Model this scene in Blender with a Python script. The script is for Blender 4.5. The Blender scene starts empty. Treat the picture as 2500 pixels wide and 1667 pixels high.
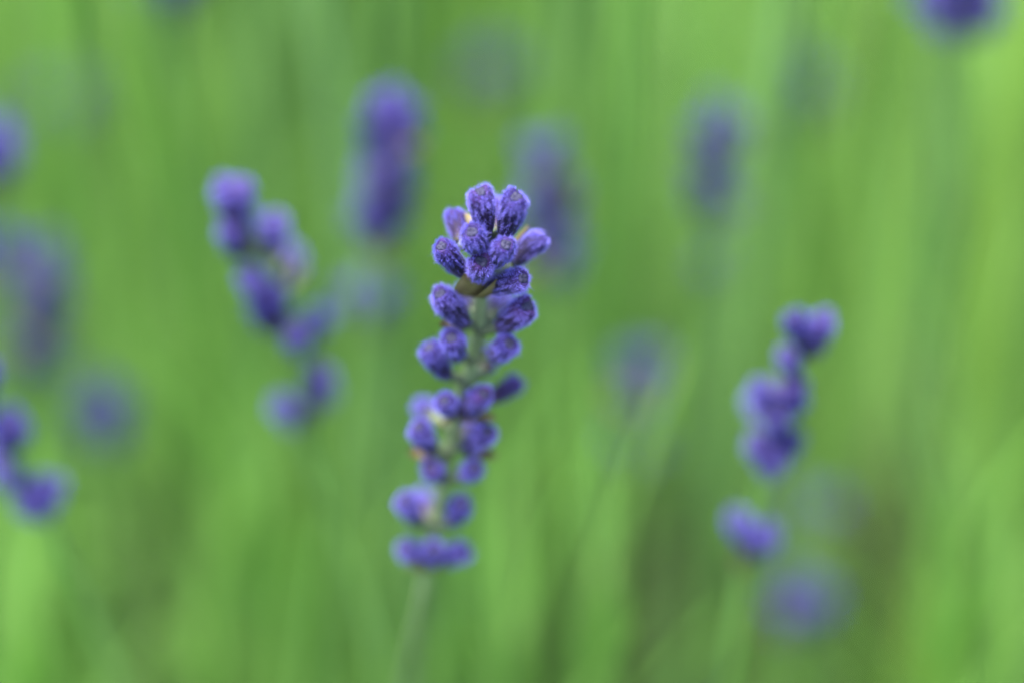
import bpy, math, random
import numpy as np
from mathutils import Vector, Matrix, Quaternion

random.seed(7)
rng = np.random.default_rng(7)
R_ = math.radians
scene = bpy.context.scene
col = scene.collection

# ------------------------------------------------------------------ camera
PITCH = R_(35.0)            # the photographer looks down into the bush
DIST = 0.400                # lens to the plane of sharp focus (metres)
FRAME_W = 0.08333           # width of that plane (metres)
Z0 = 0.36                   # height of the picture centre at that plane
DIR = Vector((0, math.cos(PITCH), -math.sin(PITCH)))
UP = Vector((0, math.sin(PITCH), math.cos(PITCH)))
RIGHT = Vector((1, 0, 0))
CAM = Vector((0, 0, Z0)) - DIR * DIST

cam_data = bpy.data.cameras.new('camera')
cam_data.sensor_width = 36.0
cam_data.lens = 36.0 * DIST / FRAME_W
cam_data.clip_start = 0.01
cam_data.clip_end = 300.0
cam_data.dof.use_dof = True
cam_data.dof.focus_distance = DIST
cam_data.dof.aperture_fstop = cam_data.lens / 31.0      # 31 mm entrance pupil
cam_data.dof.aperture_blades = 0
cam = bpy.data.objects.new('camera', cam_data)
cam.location = CAM
cam.rotation_euler = (math.pi / 2 - PITCH, 0, 0)
col.objects.link(cam)
scene.camera = cam

# ------------------------------------------------------------------ light: bright overcast day
SUN_EL, SUN_AZ = R_(76.0), R_(-105.0)
world = bpy.data.worlds.new('World')
scene.world = world
world.use_nodes = True
wn = world.node_tree.nodes
wl = world.node_tree.links
bgn = wn.get('Background') or wn.new('ShaderNodeBackground')
sky = wn.new('ShaderNodeTexSky')
sky.sky_type = 'NISHITA'
sky.sun_disc = False
sky.sun_elevation = SUN_EL
sky.sun_rotation = SUN_AZ
sky.air_density = 1.0
sky.dust_density = 2.0
sky.ozone_density = 1.0
wl.new(sky.outputs[0], bgn.inputs[0])
bgn.inputs[1].default_value = 0.06

sun_data = bpy.data.lights.new('sun', 'SUN')
sun_data.energy = 1.5
sun_data.angle = R_(32.0)
sun_data.color = (1.0, 0.97, 0.92)
sun = bpy.data.objects.new('sun', sun_data)
sd = Vector((math.sin(SUN_AZ) * math.cos(SUN_EL), math.cos(SUN_AZ) * math.cos(SUN_EL), math.sin(SUN_EL)))
sun.rotation_euler = sd.to_track_quat('Z', 'Y').to_euler()
sun.location = (0, 0, 3)
col.objects.link(sun)

scene.view_settings.view_transform = 'Standard'
scene.view_settings.look = 'None'
scene.view_settings.gamma = 1.0
scene.view_settings.use_curve_mapping = False
scene.view_settings.exposure = 3.72
scene.render.engine = 'CYCLES'
scene.cycles.use_denoising = True
scene.cycles.max_bounces = 8
scene.cycles.use_adaptive_sampling = False


def at(px, py, d):
    """photo pixel (2500 x 1667) at depth d along the view axis -> world point"""
    k = FRAME_W / 2500.0 * (d / DIST)
    return CAM + DIR * d + RIGHT * ((px - 1250.0) * k) + UP * ((833.5 - py) * k)


# ------------------------------------------------------------------ materials
def new_mat(name):
    m = bpy.data.materials.new(name)
    m.use_nodes = True
    nt = m.node_tree
    for n in list(nt.nodes):
        nt.nodes.remove(n)
    out = nt.nodes.new('ShaderNodeOutputMaterial')
    return m, nt, out


def ramp(nt, fac, stops):
    r = nt.nodes.new('ShaderNodeValToRGB')
    els = r.color_ramp.elements
    while len(els) < len(stops):
        els.new(0.5)
    for e, (p, c) in zip(els, stops):
        e.position = p
        e.color = (*c, 1)
    nt.links.new(fac, r.inputs[0])
    return r.outputs[0]


def plant_mat(name, c1, c2, scale, trans, rough=0.6, spec=0.25, by_object=0.0, bump=0.0, bump_scale=4000):
    """soft plant tissue: noise between two pigments, part of the light passing through"""
    m, nt, out = new_mat(name)
    L = nt.links.new
    geo = nt.nodes.new('ShaderNodeNewGeometry')
    nz = nt.nodes.new('ShaderNodeTexNoise')
    nz.inputs['Scale'].default_value = scale
    nz.inputs['Detail'].default_value = 3
    L(geo.outputs['Position'], nz.inputs['Vector'])
    fac = nz.outputs['Fac']
    if by_object:
        oi = nt.nodes.new('ShaderNodeObjectInfo')
        mx = nt.nodes.new('ShaderNodeMix')
        mx.inputs[0].default_value = by_object
        L(fac, mx.inputs[2])
        L(oi.outputs['Random'], mx.inputs[3])
        fac = mx.outputs[0]
    c = ramp(nt, fac, [(0.3, c1), (0.7, c2)])
    p = nt.nodes.new('ShaderNodeBsdfPrincipled')
    p.inputs['Roughness'].default_value = rough
    p.inputs['Specular IOR Level'].default_value = spec
    L(c, p.inputs['Base Color'])
    if bump:
        nb = nt.nodes.new('ShaderNodeTexNoise')
        nb.inputs['Scale'].default_value = bump_scale
        L(geo.outputs['Position'], nb.inputs['Vector'])
        b = nt.nodes.new('ShaderNodeBump')
        b.inputs['Strength'].default_value = bump
        b.inputs['Distance'].default_value = 0.0001
        L(nb.outputs['Fac'], b.inputs['Height'])
        L(b.outputs[0], p.inputs['Normal'])
    t = nt.nodes.new('ShaderNodeBsdfTranslucent')
    L(c, t.inputs['Color'])
    mix = nt.nodes.new('ShaderNodeMixShader')
    mix.inputs[0].default_value = trans
    L(p.outputs[0], mix.inputs[1])
    L(t.outputs[0], mix.inputs[2])
    L(mix.outputs[0], out.inputs[0])
    return m


def bud_mat():
    m, nt, out = new_mat('violet_calyx')
    L = nt.links.new
    tc = nt.nodes.new('ShaderNodeTexCoord')
    sx = nt.nodes.new('ShaderNodeSeparateXYZ')
    L(tc.outputs['Object'], sx.inputs[0])
    # pigment: grey green foot, then deep violet, a little redder towards the mouth
    c = ramp(nt, sx.outputs['Z'], [(0.02, (0.045, 0.05, 0.03)), (0.20, (0.013, 0.0075, 0.030)),
                                   (0.55, (0.0062, 0.0026, 0.024)), (0.95, (0.015, 0.007, 0.062))])
    nz = nt.nodes.new('ShaderNodeTexNoise')
    nz.inputs['Scale'].default_value = 7.0
    nz.inputs['Detail'].default_value = 5
    mp = nt.nodes.new('ShaderNodeMapping')
    mp.inputs['Scale'].default_value = (3.0, 3.0, 1.0)
    oi = nt.nodes.new('ShaderNodeObjectInfo')
    L(tc.outputs['Object'], mp.inputs[0])
    L(oi.outputs['Random'], mp.inputs['Location'])
    L(mp.outputs[0], nz.inputs['Vector'])
    c2 = ramp(nt, nz.outputs['Fac'], [(0.33, (0.40, 0.36, 0.42)), (0.5, (1, 1, 1)), (0.72, (1.75, 1.55, 1.45))])
    mul = nt.nodes.new('ShaderNodeMix')
    mul.data_type = 'RGBA'
    mul.blend_type = 'MULTIPLY'
    mul.inputs[0].default_value = 1.0
    L(c, mul.inputs[6])
    L(c2, mul.inputs[7])
    p = nt.nodes.new('ShaderNodeBsdfPrincipled')
    tint = ramp(nt, oi.outputs['Random'], [(0.0, (0.80, 0.95, 1.05)), (0.5, (1.0, 1.0, 1.0)), (1.0, (1.7, 1.15, 0.95))])
    mul2 = nt.nodes.new('ShaderNodeMix')
    mul2.data_type = 'RGBA'
    mul2.blend_type = 'MULTIPLY'
    mul2.inputs[0].default_value = 1.0
    L(mul.outputs[2], mul2.inputs[6])
    L(tint, mul2.inputs[7])
    mul = mul2
    p.inputs['Roughness'].default_value = 0.7
    p.inputs['Specular IOR Level'].default_value = 0.2
    p.inputs['Sheen Weight'].default_value = 0.22
    p.inputs['Sheen Roughness'].default_value = 0.35
    p.inputs['Sheen Tint'].default_value = (0.6, 0.55, 1.0, 1)
    L(mul.outputs[2], p.inputs['Base Color'])
    b = nt.nodes.new('ShaderNodeBump')
    b.inputs['Strength'].default_value = 0.5
    b.inputs['Distance'].default_value = 0.00012
    n2 = nt.nodes.new('ShaderNodeTexNoise')
    n2.inputs['Scale'].default_value = 24
    L(tc.outputs['Object'], n2.inputs['Vector'])
    L(n2.outputs['Fac'], b.inputs['Height'])
    L(b.outputs[0], p.inputs['Normal'])
    L(p.outputs[0], out.inputs[0])
    return m


MAT_BUD = bud_mat()
MAT_FUZZ = plant_mat('lilac_fuzz', (0.090, 0.082, 0.40), (0.215, 0.180, 0.66), 900, 0.18, 0.5, 0.3, by_object=0.6)
MAT_TIP = plant_mat('grey_lilac_tip', (0.012, 0.011, 0.030), (0.034, 0.032, 0.066), 2500, 0.10, 0.7, 0.2, bump=0.8)
MAT_STEM = plant_mat('pale_green_stem', (0.16, 0.225, 0.095), (0.22, 0.28, 0.135), 260, 0.15, 0.6, 0.25, bump=0.4)
MAT_STEM_WOOL = plant_mat('pale_wool', (0.20, 0.25, 0.15), (0.30, 0.34, 0.24), 900, 0.40, 0.6, 0.2)
MAT_BRACT = plant_mat('papery_bract', (0.095, 0.070, 0.030), (0.17, 0.14, 0.065), 500, 0.20, 0.6, 0.2)
MAT_STEM_FAR = plant_mat('green_flower_stem', (0.085, 0.190, 0.035), (0.125, 0.24, 0.055), 60, 0.15, 0.6, 0.25)
MAT_PEDICEL = plant_mat('dull_pedicel', (0.075, 0.095, 0.055), (0.11, 0.135, 0.075), 300, 0.05)
MAT_STALK = plant_mat('green_stalk', (0.085, 0.205, 0.026), (0.165, 0.30, 0.055), 30, 0.15, 0.55, 0.3, by_object=0.7)
MAT_STALK_GREY = plant_mat('glaucous_stalk', (0.095, 0.205, 0.055), (0.15, 0.27, 0.095), 30, 0.15, 0.55, 0.3, by_object=0.7)
MAT_STALK_YELLOW = plant_mat('yellow_green_stalk', (0.15, 0.28, 0.028), (0.20, 0.33, 0.05), 30, 0.15, 0.55, 0.3, by_object=0.5)
MAT_LEAF = plant_mat('green_leaf', (0.075, 0.195, 0.022), (0.140, 0.280, 0.045), 22, 0.50, 0.55, 0.3)
MAT_LEAF_YOUNG = plant_mat('young_leaf', (0.080, 0.195, 0.026), (0.135, 0.265, 0.050), 40, 0.40, 0.55, 0.3, by_object=0.6)
MAT_LAWN = plant_mat('lawn_blade', (0.115, 0.225, 0.028), (0.19, 0.30, 0.050), 14, 0.45, 0.5, 0.3)
MAT_TWIG = plant_mat('woody_shoot', (0.018, 0.018, 0.010), (0.035, 0.034, 0.018), 60, 0.0, 0.8, 0.2)


def soil_mat():
    m, nt, out = new_mat('soil')
    L = nt.links.new
    geo = nt.nodes.new('ShaderNodeNewGeometry')
    nz = nt.nodes.new('ShaderNodeTexNoise')
    nz.inputs['Scale'].default_value = 40
    nz.inputs['Detail'].default_value = 6
    L(geo.outputs['Position'], nz.inputs['Vector'])
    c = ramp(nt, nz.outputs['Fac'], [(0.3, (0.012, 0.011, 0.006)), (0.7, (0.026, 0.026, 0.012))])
    p = nt.nodes.new('ShaderNodeBsdfPrincipled')
    p.inputs['Roughness'].default_value = 0.95
    L(c, p.inputs['Base Color'])
    L(p.outputs[0], out.inputs[0])
    return m


MAT_SOIL = soil_mat()


# ------------------------------------------------------------------ mesh helpers
def mesh_from(name, verts, faces, mat, smooth=True):
    me = bpy.data.meshes.new(name)
    me.from_pydata([tuple(v) for v in verts], [], faces)
    me.materials.append(mat)
    if smooth:
        me.polygons.foreach_set('use_smooth', [True] * len(me.polygons))
    me.update()
    return me


def mesh_np(name, verts, faces, mat):
    """fast path: verts (n,3), faces (m,k) all with k corners"""
    me = bpy.data.meshes.new(name)
    n, (m, k) = len(verts), faces.shape
    me.vertices.add(n)
    me.vertices.foreach_set('co', verts.astype(np.float32).ravel())
    me.loops.add(m * k)
    me.loops.foreach_set('vertex_index', faces.astype(np.int32).ravel())
    me.polygons.add(m)
    me.polygons.foreach_set('loop_start', np.arange(0, m * k, k, dtype=np.int32))
    me.polygons.foreach_set('use_smooth', np.ones(m, dtype=bool))
    me.materials.append(mat)
    me.update(calc_edges=True)
    return me


def link(name, me, parent=None, mw=None, pmw=None):
    """link a mesh object; mw = wanted world matrix, pmw = the parent's world matrix"""
    o = bpy.data.objects.new(name, me)
    col.objects.link(o)
    mw = mw or Matrix.Identity(4)
    if parent is not None:
        o.parent = parent
        o.matrix_local = (pmw or Matrix.Identity(4)).inverted() @ mw
    else:
        o.matrix_local = mw
    return o


def frames_along(pts):
    """parallel-transport frames for a polyline"""
    n = len(pts)
    tans = []
    for i in range(n):
        a, b = pts[max(0, i - 1)], pts[min(n - 1, i + 1)]
        tans.append((b - a).normalized())
    u = tans[0].orthogonal().normalized()
    fr = []
    for t in tans:
        u = (u - t * u.dot(t)).normalized()
        fr.append((t, u.copy(), t.cross(u)))
    return fr


def tube(pts, radii, seg=10, square=0.0):
    fr = frames_along(pts)
    verts, faces = [], []
    for p, r, (t, u, v) in zip(pts, radii, fr):
        for j in range(seg):
            a = 2 * math.pi * j / seg
            k = 1.0 + square * math.cos(4 * a)
            verts.append(p + (u * math.cos(a) + v * math.sin(a)) * (r * k))
    n = len(pts)
    for i in range(n - 1):
        for j in range(seg):
            j2 = (j + 1) % seg
            faces.append((i * seg + j, i * seg + j2, (i + 1) * seg + j2, (i + 1) * seg + j))
    faces.append(tuple(range(seg - 1, -1, -1)))
    faces.append(tuple((n - 1) * seg + j for j in range(seg)))
    return verts, faces


def catmull(ctrl, per=6):
    """smooth polyline through unevenly spaced control points"""
    n = len(ctrl)
    h = [max(1e-6, (ctrl[i + 1] - ctrl[i]).length) for i in range(n - 1)]
    m = []
    for i in range(n):
        if i == 0:
            m.append((ctrl[1] - ctrl[0]) / h[0])
        elif i == n - 1:
            m.append((ctrl[-1] - ctrl[-2]) / h[-1])
        else:
            m.append(((ctrl[i + 1] - ctrl[i]) / h[i] * h[i - 1] + (ctrl[i] - ctrl[i - 1]) / h[i - 1] * h[i]) / (h[i - 1] + h[i]))
    out = []
    for i in range(n - 1):
        for s in range(per):
            t = s / per
            out.append(ctrl[i] * (2 * t ** 3 - 3 * t * t + 1) + m[i] * (h[i] * (t ** 3 - 2 * t * t + t))
                       + ctrl[i + 1] * (3 * t * t - 2 * t ** 3) + m[i + 1] * (h[i] * (t ** 3 - t * t)))
    out.append(ctrl[-1])
    return out


# ------------------------------------------------------------------ bud (calyx), unit length along +Z
PROFILE = [(0.00, 0.10), (0.04, 0.135), (0.14, 0.165), (0.28, 0.190), (0.42, 0.208), (0.56, 0.222),
           (0.70, 0.232), (0.80, 0.232), (0.88, 0.218), (0.94, 0.185), (0.975, 0.145), (0.985, 0.115), (0.96, 0.09)]
SEG = 39


def bud_radius(t, th, ph):
    ts = [p[0] for p in PROFILE[:11]]
    rs = [p[1] for p in PROFILE[:11]]
    r = np.interp(t, ts, rs)
    rib = 0.035 * np.cos(13 * th) * np.clip(t * 4, 0, 1) * np.clip((1.0 - t) * 8, 0, 1)
    lobe = 0.10 * np.cos(2 * th + ph) * np.clip((t - 0.70) / 0.3, 0, 1) + 0.05 * np.cos(5 * th + 2 * ph) * np.clip((t - 0.8) / 0.2, 0, 1)
    return r * (1 + rib + lobe)


def make_bud_mesh(i, fat=1.0, lobes=0.0):
    ph = i * 1.7
    verts, faces = [], []
    for k, (t, r0) in enumerate(PROFILE):
        for j in range(SEG):
            th = 2 * math.pi * j / SEG
            r = float(bud_radius(min(t, 0.975), th, ph)) * (r0 / max(1e-6, np.interp(min(t, 0.975), [p[0] for p in PROFILE[:11]], [p[1] for p in PROFILE[:11]])) if k > 10 else 1.0)
            r *= fat
            z = t + (lobes + 0.02) * math.cos(2 * th + ph) * max(0.0, (t - 0.72) / 0.28)
            bend = 0.05 * (t * t) * math.cos(ph)
            verts.append((r * math.cos(th) + bend, r * math.sin(th), z))
    n = len(PROFILE)
    for k in range(n - 1):
        for j in range(SEG):
            j2 = (j + 1) % SEG
            faces.append((k * SEG + j, k * SEG + j2, (k + 1) * SEG + j2, (k + 1) * SEG + j))
    faces.append(tuple(range(SEG - 1, -1, -1)))
    faces.append(tuple((n - 1) * SEG + j for j in range(SEG)))
    return mesh_from('bud', verts, faces, MAT_BUD), ph


def make_tip_mesh(i, fat=1.0):
    """the folded corolla that fills the mouth of the calyx: a small four-lobed button"""
    ph = i * 1.7
    verts, faces = [], []
    rings = [(0.88, 0.100), (0.955, 0.112), (0.982, 0.100), (0.996, 0.068), (0.992, 0.035)]
    seg = 20
    for z, r in rings:
        for j in range(seg):
            th = 2 * math.pi * j / seg
            k = 1 + 0.07 * math.cos(3 * th + ph) + 0.05 * math.cos(5 * th - ph)
            verts.append((r * fat * k * math.cos(th) + 0.05 * math.cos(ph), r * fat * k * math.sin(th), z + 0.012 * math.cos(4 * th + ph)))
    verts.append((0.05 * math.cos(ph), 0, 0.975))
    for a in range(len(rings) - 1):
        for j in range(seg):
            j2 = (j + 1) % seg
            faces.append((a * seg + j, a * seg + j2, (a + 1) * seg + j2, (a + 1) * seg + j))
    last = (len(rings) - 1) * seg
    for j in range(seg):
        faces.append((last + j, last + (j + 1) % seg, len(verts) - 1))
    return mesh_from('corolla_tip', verts, faces, MAT_TIP)


def make_fuzz_mesh(i, ph, fat=1.0, n=3000, width=0.0017, lo=0.035, hi=0.095, mat=None, lobes=0.0):
    """short woolly hairs standing and lying on the calyx; each hair a thin tapered ribbon of three steps"""
    r_ = np.random.default_rng(100 + i)
    t = r_.uniform(0.04, 0.985, n * 3) ** 0.85
    th = r_.uniform(0, 2 * math.pi, n * 3)
    # hair grows in tufts: along the ribs, in patches, thickest towards the mouth
    patch = np.sin(th * 3 + t * 9 + i) + np.sin(th * 5 - t * 14 + 2 * i) + 1.3 * np.cos(13 * th) + 3.6 * (t - 0.45)
    pick = np.argsort(-(patch + r_.normal(size=n * 3) * 1.1))[:n]
    t, th = t[pick], th[pick]
    rad = bud_radius(np.minimum(t, 0.975), th, ph) * fat
    z = t + (lobes + 0.02) * np.cos(2 * th + ph) * np.maximum(0, (t - 0.72) / 0.28)
    base = np.stack([rad * np.cos(th) + 0.05 * t * t * math.cos(ph), rad * np.sin(th), z], 1)
    nor = np.stack([np.cos(th), np.sin(th), 0 * th], 1)
    up = np.array([0, 0, 1.0])
    cap = np.clip((t - 0.85) / 0.13, 0, 1)[:, None]
    nor = nor * (1 - 0.6 * cap) + up * (0.75 * cap)
    nor /= np.linalg.norm(nor, axis=1)[:, None]
    tang = np.cross(nor, r_.normal(size=(n, 3)))
    tang /= np.linalg.norm(tang, axis=1)[:, None] + 1e-9
    lie = (r_.uniform(0, 1, n) < 0.15)[:, None]
    lift = np.where(lie, 0.30, 0.95)
    d0 = nor * lift + tang * np.where(lie, 1.0, 0.38) + up * 0.30
    d0 /= np.linalg.norm(d0, axis=1)[:, None]
    curl = r_.normal(size=(n, 3)) * 0.5
    d1 = d0 + curl * 0.6 - nor * np.where(lie, 0.28, 0.05)
    d1 /= np.linalg.norm(d1, axis=1)[:, None]
    d2 = d1 + curl * 0.9
    d2 /= np.linalg.norm(d2, axis=1)[:, None]
    ln = r_.uniform(lo, hi, n)
    ln = np.where(r_.uniform(0, 1, n) < 0.05, ln * 1.8, ln)[:, None]
    p0 = base - nor * 0.004
    p1 = p0 + d0 * ln * 0.4
    p2 = p1 + d1 * ln * 0.35
    p3 = p2 + d2 * ln * 0.3
    side = np.cross(d0, r_.normal(size=(n, 3)))
    side /= np.linalg.norm(side, axis=1)[:, None] + 1e-9
    w = width * r_.uniform(0.7, 1.3, n)[:, None]
    V = np.stack([p0 - side * w, p0 + side * w, p1 - side * w * .8, p1 + side * w * .8,
                  p2 - side * w * .55, p2 + side * w * .55, p3 - side * w * .15, p3 + side * w * .15], 1).reshape(-1, 3)
    b = (np.arange(n) * 8)[:, None]
    F = np.concatenate([b + np.array([[0, 1, 3, 2]]), b + np.array([[2, 3, 5, 4]]), b + np.array([[4, 5, 7, 6]])], 0)
    return mesh_np('fuzz', V, F, mat or MAT_FUZZ)


BUDS = []
for i, (fat, lobes) in enumerate([(1.00, 0.0), (1.10, 0.035), (1.06, 0.0), (1.16, 0.04), (0.98, 0.015)]):
    me, ph = make_bud_mesh(i, fat, lobes)
    BUDS.append((me, make_tip_mesh(i, fat), make_fuzz_mesh(i, ph, fat, lobes=lobes)))


def pedicel_mesh():
    pts = [Vector((0, 0, k / 4)) for k in range(5)]
    v, f = tube(pts, [0.5, 0.42, 0.40, 0.46, 0.55], 8)
    return mesh_from('pedicel', v, f, MAT_PEDICEL)


PED = pedicel_mesh()


def bract_mesh():
    """cupped, pointed, papery scale, unit length along +Z, open towards +Y"""
    verts, faces = [], []
    nu, nv = 9, 8
    for a in range(nv):
        t = a / (nv - 1)
        w = 0.52 * math.sin(math.pi * min(1, 0.22 + t * 0.80)) ** 0.8
        for b in range(nu):
            s = -1 + 2 * b / (nu - 1)
            x = w * s
            y = 0.30 * s * s * (1 - 0.5 * t) - 0.30 * math.sin(t * math.pi * 0.55)
            verts.append((x, y, t + 0.02 * math.sin(9 * s)))
    for a in range(nv - 1):
        for b in range(nu - 1):
            i = a * nu + b
            faces.append((i, i + 1, i + nu + 1, i + nu))
    return mesh_from('bract', verts, faces, MAT_BRACT)


BRACT = bract_mesh()


def orient(base, axis, L, spin, wide=1.0):
    wide *= 0.87
    axis = axis.normalized()
    q = axis.to_track_quat('Z', 'Y')
    return Matrix.Translation(base) @ q.to_matrix().to_4x4() @ Matrix.Rotation(spin, 4, 'Z') @ Matrix.Diagonal((L * wide, L * wide, L, 1))


def add_bud(root, pmw, base, axis, L, stem_pt, variant=None, spin=None, wide=1.0):
    v = random.randrange(len(BUDS)) if variant is None else variant
    spin = random.uniform(0, 6.28) if spin is None else spin
    mw = orient(base, axis, L, spin, wide)
    b = link('bud', BUDS[v][0], root, mw, pmw)
    link('corolla_tip', BUDS[v][1], b)
    f = link('fuzz', BUDS[v][2], b)
    f['kind'] = 'stuff'
    # short stalk that joins the bud to the stem
    d = base + axis.normalized() * (L * 0.05) - stem_pt
    ln = max(d.length, 0.0004)
    q = d.to_track_quat('Z', 'Y')
    pm = Matrix.Translation(stem_pt) @ q.to_matrix().to_4x4() @ Matrix.Diagonal((0.0011, 0.0011, ln, 1))
    link('pedicel', PED, b, pm, mw)
    return b


def add_bract(root, pmw, base, axis, out, L, wide=1.0):
    """bract rising along axis with its back turned to `out`"""
    z = axis.normalized()
    y = -(out - z * out.dot(z)).normalized()
    x = y.cross(z)
    m = Matrix((x, y, z)).transposed().to_4x4()
    mw = Matrix.Translation(base) @ m @ Matrix.Diagonal((L * wide, L * wide, L, 1))
    return link('bract', BRACT, root, mw, pmw)


def to_ground(top, low, lean=0.35):
    """continue a stem from its lowest traced point down to the soil, straightening out"""
    d = (low - top).normalized()
    h = low.z
    p1 = low + Vector((d.x / max(0.2, -d.z) * lean * 2, d.y / max(0.2, -d.z) * lean, -1)) * (h * 0.45)
    p2 = Vector((low.x + (p1.x - low.x) * 1.5, low.y + (p1.y - low.y) * 1.6, -0.004))
    return [p1, p2]


def stem_part(root, pmw, ctrl, r_top, r_mid, name='stem', mat=None, seg=12, sq=0.10, nodes=()):
    pts = catmull(ctrl, 8)
    zs = [p.z for p in pts]
    zt = zs[0]
    rad = []
    for p in pts:
        t = min(1.0, (zt - p.z) / 0.05)
        r = r_top + (r_mid - r_top) * t
        for (nz_, amt) in nodes:
            r *= 1 + amt * math.exp(-((p.z - nz_) / 0.0012) ** 2)
        rad.append(r)
    v, f = tube([pmw.inverted() @ p for p in pts], rad, seg, sq)
    me = mesh_from(name, v, f, mat or MAT_STEM)
    return link(name, me, root, pmw, pmw), pts


def thing(name, label, cat, loc, group=None):
    o = bpy.data.objects.new(name, None)
    o.empty_display_size = 0.01
    col.objects.link(o)
    o.location = loc
    o['label'] = label
    o['category'] = cat
    if group:
        o['group'] = group
    return o, Matrix.Translation(loc)


def nearest_on(pts, p, below=0.0):
    best = min(pts, key=lambda q: (q - p).length + max(0, q.z - p.z + below) * 2)
    return best


GROUP = 'lavender flower spikes'

# ------------------------------------------------------------------ ground
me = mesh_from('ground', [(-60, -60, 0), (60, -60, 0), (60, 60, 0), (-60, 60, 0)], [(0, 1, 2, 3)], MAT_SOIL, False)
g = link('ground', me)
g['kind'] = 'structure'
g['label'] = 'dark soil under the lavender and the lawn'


# ------------------------------------------------------------------ flower spikes
def axis_depth(py, d0, py0, slope=0.78):
    """depth of an upright stem at picture row py (photo pixels)"""
    return d0 + (py - py0) / 30.0 * slope * 0.001


def traced_spike(label, d0, py0, stem_px, bud_list, bract_list=(), r_top=0.0005, r_mid=0.00062, slope=0.78, L=0.0052, wide=1.0, wool=False):
    """spike whose buds were measured on the photo: (tip x, tip y, base x, base y, toward camera +1 / away -1 [, variant, length])"""
    ctrl = [at(p[0], p[1], axis_depth(p[1], d0, py0, slope) + (p[2] if len(p) > 2 else 0)) for p in stem_px]
    ctrl += to_ground(ctrl[-3], ctrl[-1])
    root, pmw = thing('lavender_flower', label, 'lavender', Vector((ctrl[-1].x, ctrl[-1].y, 0)), GROUP)
    ws = sorted({round(b[3] / 60) for b in bud_list})
    so, pts = stem_part(root, pmw, ctrl, r_top, r_mid, mat=MAT_STEM if wool else MAT_STEM_FAR)
    for b in bud_list:
        tx, ty, bx, by, s = b[:5]
        var = b[5] if len(b) > 5 else None
        ln = b[6] if len(b) > 6 else L
        k = FRAME_W / 2500 * d0 / DIST
        lp = math.hypot(tx - bx, ty - by) * k
        dz = math.sqrt(max(0.0, ln * ln - lp * lp))
        db = axis_depth(by, d0, py0, slope) - s * 0.0009
        base = at(bx, by, db)
        tip = at(tx, ty, db - s * dz)
        sp = nearest_on(pts, base, 0.0006)
        full = max(ln, lp)
        add_bud(root, pmw, base, tip - base, full * 0.95, sp, var, wide=wide * (0.0050 / full) ** 0.75 * (0.91 if wool and ty > 900 else 1.0))
    for (bx, by, tx, ty, s, ln, w) in bract_list:
        db = axis_depth(by, d0, py0, slope) - s * 0.0006
        k = FRAME_W / 2500 * d0 / DIST
        lp = math.hypot(tx - bx, ty - by) * k
        base = at(bx, by, db)
        tip = at(tx, ty, db - s * math.sqrt(max(0, ln * ln - lp * lp)))
        sp = nearest_on(pts, base)
        out = (base + tip) / 2 - sp
        if out.length < 1e-4:
            out = -DIR
        add_bract(root, pmw, base, tip - base, out, max(ln, lp), w)
    return root, pts


def z1(u, v):   # measured on enlargements of the photo
    return 980 + u / 3.733, 400 + v / 3.733


def z2(u, v):
    return 940 + u / 3.733, 780 + v / 3.733


def z3(u, v):
    return 900 + u / 3.033, 1150 + v / 3.033


def z4(u, v):
    return 420 + u / 2.09, 350 + v / 2.09


def z5(u, v):
    return 1700 + u / 1.542, 650 + v / 1.542


def z6(u, v):
    return u / 1.107, 250 + v / 1.107


def B(fn, tu, tv, bu, bv, s, *rest):
    return (*fn(tu, tv), *fn(bu, bv), s, *rest)


main_buds = [
    B(z1, 715, 225, 765, 640, 1, 1, 0.0050),
    B(z1, 1055, 285, 945, 650, 1, 3, 0.0050),
    B(z1, 880, 330, 860, 640, -1, 0, 0.0046),
    B(z1, 495, 425, 545, 720, -1, 0, 0.0034),
    B(z1, 612, 612, 725, 810, 1, 2, 0.0050),
    B(z1, 350, 755, 570, 1000, 1, 4, 0.0050),
    B(z1, 940, 740, 850, 905, 1, 0, 0.0050),
    B(z1, 1310, 625, 985, 930, -1, 4, 0.0040),
    B(z1, 725, 880, 700, 1040, 1, 3, 0.0046),
    B(z1, 1115, 1040, 810, 1135, 1, 2, 0.0048),
    # second whorl
    B(z1, 335, 1170, 590, 1470, 1, 1, 0.0052),
    B(z1, 1175, 1290, 890, 1500, 1, 3, 0.0052),
    B(z1, 560, 1120, 690, 1330, -1, 0, 0.0046),
    B(z1, 900, 1210, 830, 1400, -1, 2, 0.0046),
    B(z2, 620, 140, 655, 350, 1, 2, 0.0048),
    B(z2, 365, 245, 570, 520, 1, 0, 0.0047),
    B(z2, 1140, 225, 985, 340, 1, 2, 0.0044),
    B(z2, 960, 300, 890, 470, -1, 0, 0.0044),
    # third whorl
    B(z2, 300, 770, 440, 880, -1, 0, 0.0044),
    B(z2, 520, 710, 610, 850, 1, 2, 0.0046),
    B(z2, 905, 660, 720, 850, 1, 3, 0.0050),
    B(z2, 1265, 545, 920, 750, -1, 4, 0.0040),
    B(z2, 290, 960, 415, 1190, 1, 1, 0.0050),
    B(z2, 960, 1000, 740, 1180, 1, 3, 0.0050),
    B(z2, 800, 940, 700, 1080, -1, 0, 0.0044),
    B(z2, 420, 1330, 480, 1430, 1, 2, 0.0042),
    B(z2, 815, 1330, 720, 1430, 1, 2, 0.0042),
    # lowest whorls
    B(z3, 255, 190, 350, 370, 1, 1, 0.0046),
    B(z3, 400, 180, 440, 350, -1, 0, 0.0044),
    B(z3, 700, 215, 620, 385, 1, 3, 0.0046),
    B(z3, 235, 570, 400, 650, 1, 2, 0.0044),
    B(z3, 490, 570, 455, 650, 1, 3, 0.0046),
    B(z3, 730, 590, 520, 660, 1, 2, 0.0044),
]
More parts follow.
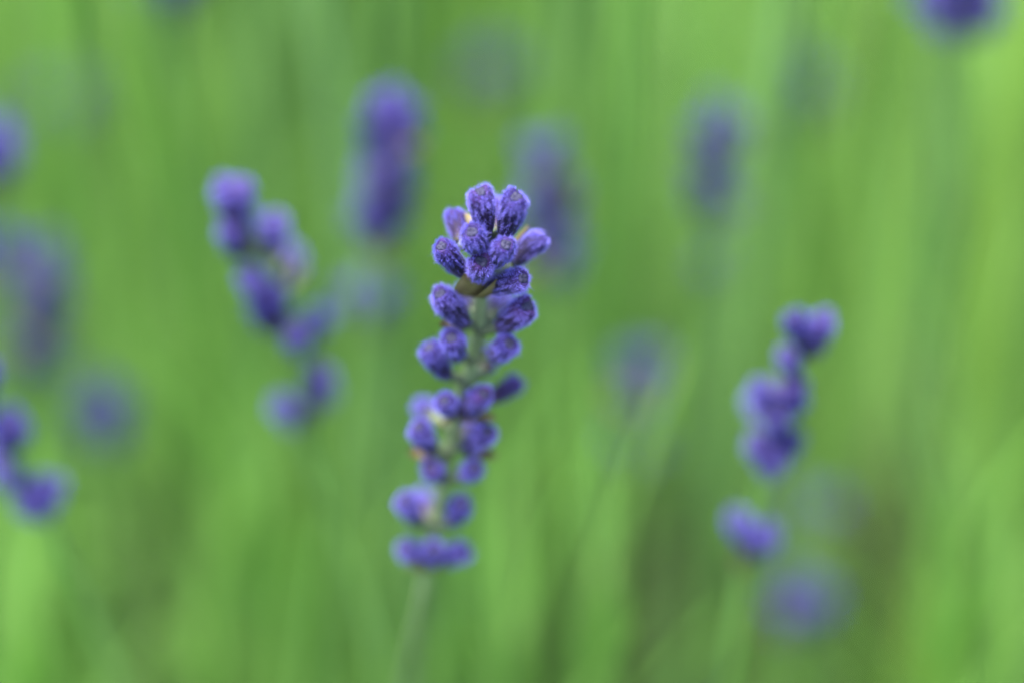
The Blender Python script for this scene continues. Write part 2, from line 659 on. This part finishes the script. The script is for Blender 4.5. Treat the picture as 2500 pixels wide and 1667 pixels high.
main_bracts = [
    (*z1(730, 1215), *z1(560, 960), 1, 0.0040, 0.85),
    (*z1(780, 1215), *z1(850, 1000), 1, 0.0036, 0.85),
    (*z1(680, 640), *z1(575, 440), -1, 0.0034, 0.36),
    (*z1(980, 820), *z1(1140, 560), -1, 0.0036, 0.24),
    (*z1(560, 1520), *z1(385, 1420), 1, 0.0026, 0.8),
    (*z2(640, 900), *z2(560, 820), 1, 0.0026, 1.0),
    (*z2(720, 910), *z2(990, 830), 1, 0.0034, 0.8),
    (*z2(460, 1260), *z2(240, 1170), 1, 0.0030, 0.8),
    (*z2(720, 1240), *z2(1010, 1190), 1, 0.0030, 0.8),
    (*z3(430, 700), *z3(360, 640), 1, 0.0026, 1.0),
    (*z3(470, 710), *z3(540, 640), 1, 0.0026, 1.0),
]
main_stem = [(1195, 560), (1180, 660), (1174, 740), (1168, 820), (1156, 880), (1128, 960), (1105, 1060),
             (1085, 1160), (1064, 1280), (1044, 1380), (1034, 1440, 0.001), (1018, 1530, 0.005), (1000, 1650, 0.014)]
main_root, main_pts = traced_spike('tall sharp violet lavender spike with fuzzy buds and a clustered crown',
                                   DIST + 0.003, 610, main_stem, main_buds, main_bracts, 0.00046, 0.00054, wool=True)

# wool on the uppermost stem of the sharp spike
def stem_wool(pts, r, n, name):
    r_ = np.random.default_rng(5)
    P = np.array([tuple(p) for p in pts])
    idx = r_.uniform(0, len(P) - 1.001, n)
    i0 = idx.astype(int)
    f = (idx - i0)[:, None]
    c = P[i0] * (1 - f) + P[i0 + 1] * f
    t = P[i0 + 1] - P[i0]
    t /= np.linalg.norm(t, axis=1)[:, None]
    d = np.cross(t, r_.normal(size=(n, 3)))
    d /= np.linalg.norm(d, axis=1)[:, None]
    p0 = c + d * r * 0.95
    dd = d * 0.8 - t * r_.uniform(-0.2, 1.0, n)[:, None] + r_.normal(size=(n, 3)) * 0.4
    dd /= np.linalg.norm(dd, axis=1)[:, None]
    ln = r_.uniform(0.00015, 0.0005, n)[:, None]
    p1 = p0 + dd * ln
    p2 = p1 + (dd + r_.normal(size=(n, 3)) * 0.5) * ln * 0.6
    s = np.cross(dd, d)
    s /= np.linalg.norm(s, axis=1)[:, None] + 1e-9
    w = 0.000011
    V = np.stack([p0 - s * w, p0 + s * w, p1 - s * w * .7, p1 + s * w * .7, p2 - s * w * .1, p2 + s * w * .1], 1).reshape(-1, 3)
    b = (np.arange(n) * 6)[:, None]
    F = np.concatenate([b + np.array([[0, 1, 3, 2]]), b + np.array([[2, 3, 5, 4]])], 0)
    return mesh_np(name, V, F, MAT_STEM_WOOL)


wool = link('stem_wool', stem_wool(main_pts[:70], 0.00058, 5000, 'stem_wool'), main_root,
            Matrix.Identity(4), Matrix.Translation(main_root.location))
wool['kind'] = 'stuff'

# spike with two rows of buds, leaning left
traced_spike('soft violet spike with gaping bud rows leaning away from the sharp spike', DIST + 0.035, 700,
             [z4(350, 250), z4(400, 420), z4(500, 650), z4(600, 880), z4(650, 1080), z4(670, 1300), (745, 1060), (800, 1230), (870, 1420), (930, 1640)],
             [B(z4, 270, 195, 310, 400, 1, 1), B(z4, 330, 200, 360, 380, 1, 0), B(z4, 290, 400, 340, 570, 1, 3), B(z4, 360, 330, 380, 480, -1, 0),
              B(z4, 510, 370, 520, 560, 1, 2), B(z4, 530, 480, 560, 620, -1, 2), B(z4, 575, 540, 640, 710, -1, 3),
              B(z4, 385, 660, 470, 800, 1, 4), B(z4, 440, 770, 500, 960, 1, 3), B(z4, 505, 720, 560, 900, 1, 0),
              B(z4, 790, 850, 620, 1010, -1, 4, 0.0056), B(z4, 640, 960, 630, 1060, 1, 0),
              B(z4, 770, 1150, 720, 1340, 1, 2, 0.0050), B(z4, 800, 1230, 720, 1350, -1, 2, 0.0046), B(z4, 530, 1310, 650, 1420, 1, 0, 0.005), B(z4, 600, 1360, 660, 1440, -1, 0, 0.005)],
             [(*z4(390, 520), *z4(385, 390), 1, 0.0036, 0.8), (*z4(600, 980), *z4(570, 880), 1, 0.003, 0.8)],
             r_mid=0.0005, wide=1.10)

# spike leaning right with a gap above its lowest whorl
traced_spike('soft violet spike with a bare gap above its lowest pair of buds', DIST + 0.030, 950,
             [z5(420, 190), z5(370, 330), z5(310, 480), z5(285, 720), z5(245, 850), z5(195, 1080), z5(170, 1250), z5(130, 1480)],
             [B(z5, 362, 178, 405, 300, 1, 1), B(z5, 482, 185, 435, 335, 1, 3), B(z5, 425, 200, 420, 330, 1, 0, 0.0046), B(z5, 345, 320, 360, 420, 1, 0, 0.0044),
              B(z5, 225, 440, 290, 560, 1, 2), B(z5, 215, 500, 280, 600, -1, 0), B(z5, 385, 430, 330, 550, 1, 3), B(z5, 395, 480, 330, 570, 1, 2, 0.0044),
              B(z5, 300, 560, 300, 650, 1, 2), B(z5, 215, 640, 280, 760, 1, 3), B(z5, 370, 625, 310, 750, 1, 1), B(z5, 300, 700, 295, 770, 1, 4, 0.0046), B(z5, 250, 720, 290, 790, 1, 0, 0.0044),
              B(z5, 135, 930, 205, 1050, 1, 2), B(z5, 195, 970, 210, 1065, 1, 0, 0.0044), B(z5, 290, 990, 220, 1080, 1, 3)],
             [(*z5(190, 1120), *z5(130, 1090), 1, 0.003, 0.8), (*z5(310, 520), *z5(300, 420), 1, 0.003, 0.8)],
             r_mid=0.00065, wide=0.95)

# spike cut by the picture's edge, leaning left
traced_spike('leaning violet spike with three loose bud clusters on a slanting stem', DIST + 0.040, 1150,
             [z6(-110, 640), z6(-60, 780), z6(0, 910), z6(60, 1010), z6(115, 1090), z6(165, 1200), z6(215, 1320), z6(260, 1440), z6(310, 1560)],
             [B(z6, 25, 830, 20, 930, 1, 3), B(z6, 55, 860, 30, 940, 1, 1), B(z6, -10, 860, 10, 940, 1, 0), B(z6, 0, 990, 60, 1060, 1, 4), B(z6, -30, 930, 10, 1010, -1, 0),
              B(z6, 95, 1020, 105, 1110, 1, 3), B(z6, 150, 1020, 120, 1110, 1, 2), B(z6, 125, 1050, 115, 1120, 1, 1, 0.0046), B(z6, 60, 1080, 110, 1120, 1, 0),
              B(z6, -80, 700, -60, 800, 1, 1), B(z6, -40, 700, -50, 810, 1, 3), B(z6, -110, 610, -100, 700, 1, 2)],
             [], r_mid=0.0006)


def whorl_spike(label, top, bot, d0, n_whorl=5, per=5, low=(), L=0.0052, wide=1.0, slope=0.78, r_mid=0.0007, crown=5, bend=0.0, gap=1.0, foot=None, splay=0):
    """spike whose buds stand in whorls between picture points top and bot; `low` = extra whorls (fractions > 1) further down the stem"""
    py0 = top[1]
    f_in = 0.8 * L / ((bot[1] - top[1]) / 30.0 * 0.001 * 1.25)
    fr = [min(0.6, f_in), 0.25 if f_in < 0.2 else 0.7, 0.8, 0.9, 1.0] + list(low) + [max([1.0] + list(low)) + 0.35, max([1.0] + list(low)) + 0.8]
    ctrl = []
    for f in fr:
        x = top[0] + (bot[0] - top[0]) * f + bend * math.sin(min(f, 1.6) * 2.2)
        y = top[1] + (bot[1] - top[1]) * f
        ctrl.append(at(x, y, axis_depth(y, d0, py0, slope)))
    if foot:
        for x, y in foot:
            ctrl.append(at(x, y, axis_depth(y, d0, py0, slope)))
        del ctrl[-2 - len(foot):-len(foot)]
    tail = to_ground(ctrl[-3], ctrl[-1])
    ctrl += tail
    root, pmw = thing('lavender_flower', label, 'lavender', Vector((ctrl[-1].x, ctrl[-1].y, 0)), GROUP)
    so, pts = stem_part(root, pmw, ctrl, 0.0005, r_mid, seg=8, mat=MAT_STEM_FAR)

    def on_axis(f):
        x = top[0] + (bot[0] - top[0]) * f + bend * math.sin(min(f, 1.6) * 2.2)
        y = top[1] + (bot[1] - top[1]) * f
        return at(x, y, axis_depth(y, d0, py0, slope))
    axis = (on_axis(0) - on_axis(1)).normalized()
    u = axis.orthogonal().normalized()
    v = axis.cross(u)
    length = (on_axis(0) - on_axis(1)).length
    fs = [0.30 * (L / length) + (1 - 0.30 * (L / length)) * k / max(1, n_whorl - 1) * gap for k in range(n_whorl)] + list(low)
    for wi, f in enumerate(fs):
        c = on_axis(f) - axis * (L * max(0.0, 0.85 - 0.80 * f))
        m = min(crown, per) if wi == 0 else (per if f <= 1.0 else max(2, per - 2))
        a0 = random.uniform(0, 6.28)
        for j in range(m):
            a = a0 + j * 2 * math.pi / m + random.uniform(-0.3, 0.3)
            out = u * math.cos(a) + v * math.sin(a)
            el = R_(random.uniform(68, 85)) if wi == 0 else R_(random.uniform(54 - splay, 78 - splay))
            ax = axis * math.sin(el) + out * math.cos(el)
            base = c + out * 0.0009 + axis * random.uniform(-0.0006, 0.0006)
            add_bud(root, pmw, base, ax, L * 0.68 * random.uniform(0.88, 1.1), nearest_on(pts, base, 0.0005), wide=wide)
        if wi % 2 == 0:
            out = u * math.cos(a0 + 0.5) + v * math.sin(a0 + 0.5)
            add_bract(root, pmw, c - axis * 0.0008 + out * 0.0007, axis * 0.5 + out, out, 0.003, 0.8)
    return root


def S(x, y):    # display coordinates (2352 wide) -> photo pixels
    return x * 1.063, y * 1.063


D = DIST
whorl_spike('dense dark violet spike standing tall, unbroken from tip to foot', S(918, 190), S(862, 545), D + 0.050, 7, 4, r_mid=0.0008)
whorl_spike('pale mauve spike just behind the crown of the sharp spike', S(1238, 275), S(1280, 630), D + 0.062, 6, 3)
whorl_spike('short slate blue spike with one pale whorl far below it', S(1652, 222), S(1640, 490), D + 0.075, 6, 3, low=(1.5,), L=0.0046)
whorl_spike('faint grey violet blur of a spike beside the slate blue one', S(1855, 130), S(1835, 270), D + 0.115, 3, 3)
whorl_spike('faint grey spike seen high over the crown of the sharp spike', S(1130, 90), S(1130, 210), D + 0.115, 3, 3)
whorl_spike('small slate violet bud cluster on a pale stem beside the lower sharp spike', S(1470, 770), S(1468, 920), D + 0.085, 3, 2, low=(1.9,))
whorl_spike('dark dull violet spike low beside the foot of the gapped spike', S(1850, 1300), S(1845, 1440), D + 0.085, 4, 3, L=0.0048)
whorl_spike('bluish faded bud pair between the gapped spike and the dull low one', S(1880, 1120), S(1870, 1190), D + 0.100, 2, 2)
whorl_spike('long slender grey violet spike with a straight outline over the slanting spike', S(97, 530), S(90, 860), D + 0.080, 8, 3, L=0.0048)
whorl_spike('short dark violet spike between the slanting spike and the leaning one', S(230, 860), S(245, 1020), D + 0.082, 4, 4, L=0.0048)
whorl_spike('dark violet spike half hidden beyond the long slender one', S(-28, 250), S(-25, 400), D + 0.060, 4, 5)
whorl_spike('faded violet spike tip touching the long slender spike', S(-5, 500), S(-15, 620), D + 0.070, 3, 3)
whorl_spike('light lilac spike showing its loose foot over the yellow green stalks', S(2205, -180), S(2200, 60), D + 0.060, 5, 4, L=0.0066, splay=18)
whorl_spike('violet spike with only its faint foot showing above the leaning spike', S(385, -140), S(390, 15), D + 0.080, 4, 4)
whorl_spike('single faded bud cluster beside the arm of the leaning spike', S(850, 640), S(845, 720), D + 0.066, 2, 4)
whorl_spike('very faint blue grey spike over the long slender one', S(140, 170), S(150, 280), D + 0.125, 3, 3)

# ------------------------------------------------------------------ stalks behind: their spikes stand above the picture
def head_mesh():
    """a simple spike of overlapping buds for stalks whose head is out of the picture"""
    verts, faces = [], []
    seg = 8
    for w in range(6):
        z = w * 0.006
        for j in range(6):
            a = j * math.pi / 3 + w * 0.5
            out = Vector((math.cos(a), math.sin(a), 0))
            el = R_(45 if w < 5 else 70)
            ax = (out * math.cos(el) + Vector((0, 0, math.sin(el)))).normalized()
            q = ax.to_track_quat('Z', 'Y')
            b0 = Vector((0, 0, z)) + out * 0.0008
            s = len(verts)
            for (t, r) in [(0, .1), (.2, .17), (.55, .22), (.8, .22), (.95, .16), (1.0, .05)]:
                for k in range(seg):
                    th = 2 * math.pi * k / seg
                    verts.append(b0 + q @ Vector((r * math.cos(th), r * math.sin(th), t)) * 0.0054)
            for t in range(5):
                for k in range(seg):
                    k2 = (k + 1) % seg
                    faces.append((s + t * seg + k, s + t * seg + k2, s + (t + 1) * seg + k2, s + (t + 1) * seg + k))
            faces.append(tuple(s + 5 * seg + k for k in range(seg)))
    return mesh_from('flower_head', verts, faces, MAT_BUD)


HEAD = head_mesh()


def leaf_geo(base, d, nrm, L, W, bend, n=4):
    """narrow leaf: ribbon of n quads with a slight trough"""
    side = d.cross(nrm).normalized()
    V = []
    p = base.copy()
    dd = d.normalized()
    for i in range(n + 1):
        t = i / n
        w = W * math.sin(math.pi * (0.12 + 0.86 * t)) ** 0.7
        V.append(p - side * w + nrm * (w * 0.3))
        V.append(p + side * w + nrm * (w * 0.3))
        dd = (dd + nrm * (bend / n)).normalized()
        p = p + dd * (L / n)
    return V


stalk_n = 0


def stalk(px, d, row_top=-250, lean=0.0, r=0.00085, label=None, leaves=2, mat=None):
    """upright stalk passing picture column px (at mid height) at depth d; lean = sideways slope"""
    mid = at(px, 833, d)
    top_z = mid.z + random.uniform(0.06, 0.13) + 0.02
    tilt_y = random.uniform(-0.05, 0.05)
    ctrl = []
    for z in (top_z, mid.z + 0.03, mid.z, mid.z - 0.05, mid.z * 0.45, -0.004):
        h = z - mid.z
        k = lean * h
        if h < 0:
            k = lean * h * (1 - 0.35 * min(1, -h / mid.z))
        ctrl.append(Vector((mid.x + k + random.uniform(-1, 1) * 0.0006, mid.y + tilt_y * h, z)))
    label = label or ('blurred grey green lavender stalk in the thicket behind the spikes' if mat == MAT_STALK_GREY else
                      'blurred thin yellow green lavender stalk in the thicket behind the spikes' if mat == MAT_STALK_YELLOW else
                      'blurred plain green lavender stalk in the thicket behind the spikes')
    root, pmw = thing('lavender_stalk', label, 'stalk',
                      Vector((ctrl[-1].x, ctrl[-1].y, 0)), 'green stalks behind the spikes')
    so, pts = stem_part(root, pmw, ctrl, r * 0.8, r, mat=mat or MAT_STALK, seg=7)
    ax = (ctrl[0] - ctrl[1]).normalized()
    link('flower_head', HEAD, root, Matrix.Translation(ctrl[0] - ax * 0.001) @ ax.to_track_quat('Z', 'Y').to_matrix().to_4x4(), pmw)
    # pairs of narrow leaves
    for k in range(leaves):
        z = mid.z - random.uniform(-0.03, 0.14)
        p = min(pts, key=lambda q: abs(q.z - z))
        a = random.uniform(0, 6.28)
        if in_gap(*pixel_of(p + Vector((0, 0, 0.015))), 1.4):
            continue
        for s in (1, -1):
            out = Vector((math.cos(a), math.sin(a), 0)) * s
            d_ = (out * 0.55 + Vector((0, 0, 1))).normalized()
            nrm = (out - d_ * out.dot(d_)).normalized()
            V = leaf_geo(pmw.inverted() @ p, d_, nrm, random.uniform(0.025, 0.042), random.uniform(0.0013, 0.0020), 0.5)
            F = [(2 * i, 2 * i + 1, 2 * i + 3, 2 * i + 2) for i in range(4)]
            link('leaf', mesh_from('leaf', V, F, MAT_LEAF), root, pmw, pmw)
    return root


# stalks whose bands can be followed in the photo: (column at mid height, depth behind focus, lean, radius)
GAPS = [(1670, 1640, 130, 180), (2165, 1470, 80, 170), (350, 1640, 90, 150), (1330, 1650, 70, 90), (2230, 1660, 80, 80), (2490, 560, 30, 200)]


def pixel_of(p):
    q = p - CAM
    d = q.dot(DIR)
    k = FRAME_W / 2500.0 * (d / DIST)
    return 1250 + q.x / k, 833.5 - q.dot(UP) / k


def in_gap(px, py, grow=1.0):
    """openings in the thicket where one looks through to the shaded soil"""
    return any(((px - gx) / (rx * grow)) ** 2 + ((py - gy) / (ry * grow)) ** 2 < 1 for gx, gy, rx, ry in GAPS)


stalk(2400, DIST + .090, lean=.10, r=.0012, leaves=0, mat=MAT_STALK_YELLOW, label='stout yellow green stalk rising beneath the light lilac spike')
stalk(2370, DIST + .125, lean=.13, r=.0012, leaves=1, mat=MAT_STALK_YELLOW, label='second yellow green stalk, close behind the stout one')
for px, dz, lean, r, mt in [(2290, .11, -.04, .0011, 1), (2130, .10, .12, .0011, 0), (1790, .10, .10, .0011, 1), (1500, .09, .03, .0011, 0), (1360, .10, -.03, .0011, 0),
                            (640, .11, .02, .0011, 1), (130, .10, .10, .0011, 0), (430, .12, -.14, .0011, 0), (540, .10, -.15, .0011, 0), (900, .10, -.10, .0011, 1)]:
    stalk(px, DIST + dz, lean=lean, r=r * 0.85, leaves=0, mat=(MAT_STALK, MAT_STALK_GREY, MAT_STALK_YELLOW)[mt])


def leafy_shoot(px, py, dz, label):
    """young flowerless shoot with pairs of narrow upright leaves, its tip at picture point (px, py)"""
    tip = at(px, py, DIST + dz)
    lx, ly = random.uniform(-0.12, 0.12), random.uniform(-0.05, 0.15)
    ctrl = [tip, tip + Vector((-lx * 0.03, ly * 0.03, -0.03)), tip + Vector((-lx * 0.10, ly * 0.10, -0.10)), Vector((tip.x - lx * 0.16, tip.y + ly * 0.16, -0.004))]
    root, pmw = thing('lavender_shoot', label, 'shoot', Vector((ctrl[-1].x, ctrl[-1].y, 0)), 'flowerless leafy shoots')
    so, pts = stem_part(root, pmw, ctrl, 0.0003, 0.0010, mat=MAT_STALK, seg=7)
    mat = MAT_LEAF_YOUNG
    for k in range(6):
        z = tip.z - 0.002 - k * 0.014
        p = min(pts, key=lambda q: abs(q.z - z))
        a = k * 1.57 + random.uniform(-0.3, 0.3)
        for sgn in (1, -1):
            out = Vector((math.cos(a), math.sin(a), 0)) * sgn
            d_ = (out * (0.15 + 0.03 * k) + Vector((0, 0, 1))).normalized()
            nrm = (out - d_ * out.dot(d_)).normalized()
            V = leaf_geo(pmw.inverted() @ Vector((p.x, p.y, z)), d_, nrm, random.uniform(0.020, 0.034), random.uniform(0.0008, 0.0012), random.uniform(0.1, 0.5))
            F = [(2 * i, 2 * i + 1, 2 * i + 3, 2 * i + 2) for i in range(4)]
            link('leaf', mesh_from('leaf', V, F, mat), root, pmw, pmw)


SHOOT = 'fresh green flowerless shoot with narrow leaves low among the stalks'
for x, y, dz in [(1385, 1290, .070), (1085, 1370, .080), (1190, 1440, .070), (560, 1040, .100), (500, 1180, .090),
                 (130, 1330, .080), (50, 1400, .070), (2160, 1340, .070), (2240, 1260, .090), (700, 1360, .090),
                 (850, 1310, .090), (2325, 1380, .080), (430, 1420, .090)]:
    leafy_shoot(*S(x, y), dz, SHOOT)

made = 0
while made < 140:
    dz = random.uniform(0.11, 0.36)
    px = random.uniform(-500, 3000)
    side = (px - 1250) / 1250
    lean = random.gauss(0.12 * side, 0.09)
    low_px = pixel_of(at(px, 833, DIST + dz) + Vector((-lean * 0.03, 0, -0.03)))[0]
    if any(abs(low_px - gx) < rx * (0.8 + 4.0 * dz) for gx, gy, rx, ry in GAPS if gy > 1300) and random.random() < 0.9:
        continue
    stalk(px, DIST + dz, lean=lean, r=random.uniform(0.0007, 0.0011), leaves=random.choice((1, 2, 3)) if dz > 0.16 else 0,
          mat=random.choices((MAT_STALK, MAT_STALK_GREY, MAT_STALK_YELLOW), (6, 4, 0.4 + 1.6 * max(0, side)))[0])
    made += 1


# ------------------------------------------------------------------ leafy mass of the bush and lawn (uncountable)
def ribbons(name, base, dirv, L, W, bend, mat, n=4):
    """many narrow leaves at once, numpy"""
    m = len(base)
    up = np.array([0, 0, 1.0])
    side = np.cross(dirv, up)
    side += rng.normal(size=(m, 3)) * 0.05
    side /= np.linalg.norm(side, axis=1)[:, None] + 1e-9
    nrm = np.cross(side, dirv)
    p = base.copy()
    dd = dirv.copy()
    rows = []
    for i in range(n + 1):
        t = i / n
        w = (W * math.sin(math.pi * (0.12 + 0.86 * t)) ** 0.7)[:, None]
        rows += [p - side * w + nrm * w * .3, p + side * w + nrm * w * .3]
        dd = dd - nrm * (bend / n)[:, None]
        dd /= np.linalg.norm(dd, axis=1)[:, None]
        p = p + dd * (L / n)[:, None]
    V = np.stack(rows, 1).reshape(-1, 3)
    b = (np.arange(m) * (2 * n + 2))[:, None]
    F = np.concatenate([b + np.array([[2 * i, 2 * i + 1, 2 * i + 3, 2 * i + 2]]) for i in range(n)], 0)
    return mesh_np(name, V, F, mat)


def bush_top(x, y):
    q = ((x / 0.46) ** 2 + ((y - 0.14) / 0.40) ** 2)
    return np.where(q < 1, 0.245 * np.sqrt(np.clip(1 - q, 0, 1)), 0)


n_sh = 900
sx = rng.uniform(-0.46, 0.46, n_sh)
sy = rng.uniform(-0.26, 0.54, n_sh)
ht = bush_top(sx, sy) * rng.uniform(0.70, 1.08, n_sh)
keep = ht > 0.03
sx, sy, ht = sx[keep], sy[keep], ht[keep]
bb, dd_, LL, WW, BB = [], [], [], [], []
sv, sf = [], []
for x, y, h in zip(sx, sy, ht):
    lx, ly = x * 0.25, (y - 0.14) * 0.25
    bx, by = x - lx, y - ly
    pts = [Vector((bx + lx * t, by + ly * t, -0.003 + (h + 0.003) * t)) for t in (0, .35, .7, 1.0)]
    v, f = tube(pts, [0.0014, 0.0012, 0.0009, 0.0006], 5)
    o = len(sv)
    sv += v
    sf += [tuple(i + o for i in q) for q in f]
    nl = int(10 + h * 125)
    for k in range(nl):
        t = 0.25 + 0.75 * (k + random.random()) / nl
        a = k * 2.4 + random.uniform(-.4, .4)
        el = R_(random.uniform(30, 70))
        q0 = Vector((bx + lx * t, by + ly * t, h * t))
        qd = Vector((math.cos(a) * math.cos(el), math.sin(a) * math.cos(el), math.sin(el)))
        grow = 1.2 + 4.0 * max(0.0, (q0 - CAM).dot(DIR) - DIST - 0.05)
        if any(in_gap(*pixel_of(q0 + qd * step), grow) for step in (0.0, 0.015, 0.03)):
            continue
        bb.append((bx + lx * t, by + ly * t, h * t))
        dd_.append((math.cos(a) * math.cos(el), math.sin(a) * math.cos(el), math.sin(el)))
        LL.append(random.uniform(0.020, 0.045))
        WW.append(random.uniform(0.0010, 0.0017))
        BB.append(random.uniform(-0.3, 0.6))
me = ribbons('bush_leaves', np.array(bb), np.array(dd_), np.array(LL), np.array(WW), np.array(BB), MAT_LEAF)
bush, bpm = thing('lavender_bush', 'dense green leafy lavender bush filling the blurred background below the stalks', 'bush', Vector((0, 0.14, 0)))
o = link('leaves', me, bush, Matrix.Identity(4), bpm)
o['kind'] = 'stuff'
o = link('shoots', mesh_from('shoots', sv, sf, MAT_TWIG), bush, Matrix.Identity(4), bpm)
o['kind'] = 'stuff'

# lawn beyond and around the bush
m = 110000
rr = 0.25 + rng.uniform(0, 1, m) ** 1.6 * 3.2
aa = rng.uniform(0, 2 * math.pi, m)
gx, gy = rr * np.cos(aa), 0.3 + rr * np.sin(aa)
ok = (bush_top(gx, gy) <= 0.02) & ~((np.abs(gx) < 0.25) & (gy < -0.2))
gx, gy = gx[ok], gy[ok]
m = len(gx)
base = np.stack([gx, gy, np.full(m, -0.002)], 1)
dv = np.stack([rng.normal(0, .3, m), rng.normal(0, .3, m), np.ones(m)], 1)
dv /= np.linalg.norm(dv, axis=1)[:, None]
me = ribbons('lawn', base, dv, rng.uniform(0.05, 0.11, m), rng.uniform(0.0018, 0.0032, m), rng.uniform(0.2, 1.2, m), MAT_LAWN)
lawn = link('lawn_grass', me)
lawn['kind'] = 'stuff'
lawn['label'] = 'blurred bright green lawn grass beyond the lavender bush'
lawn['category'] = 'grass'
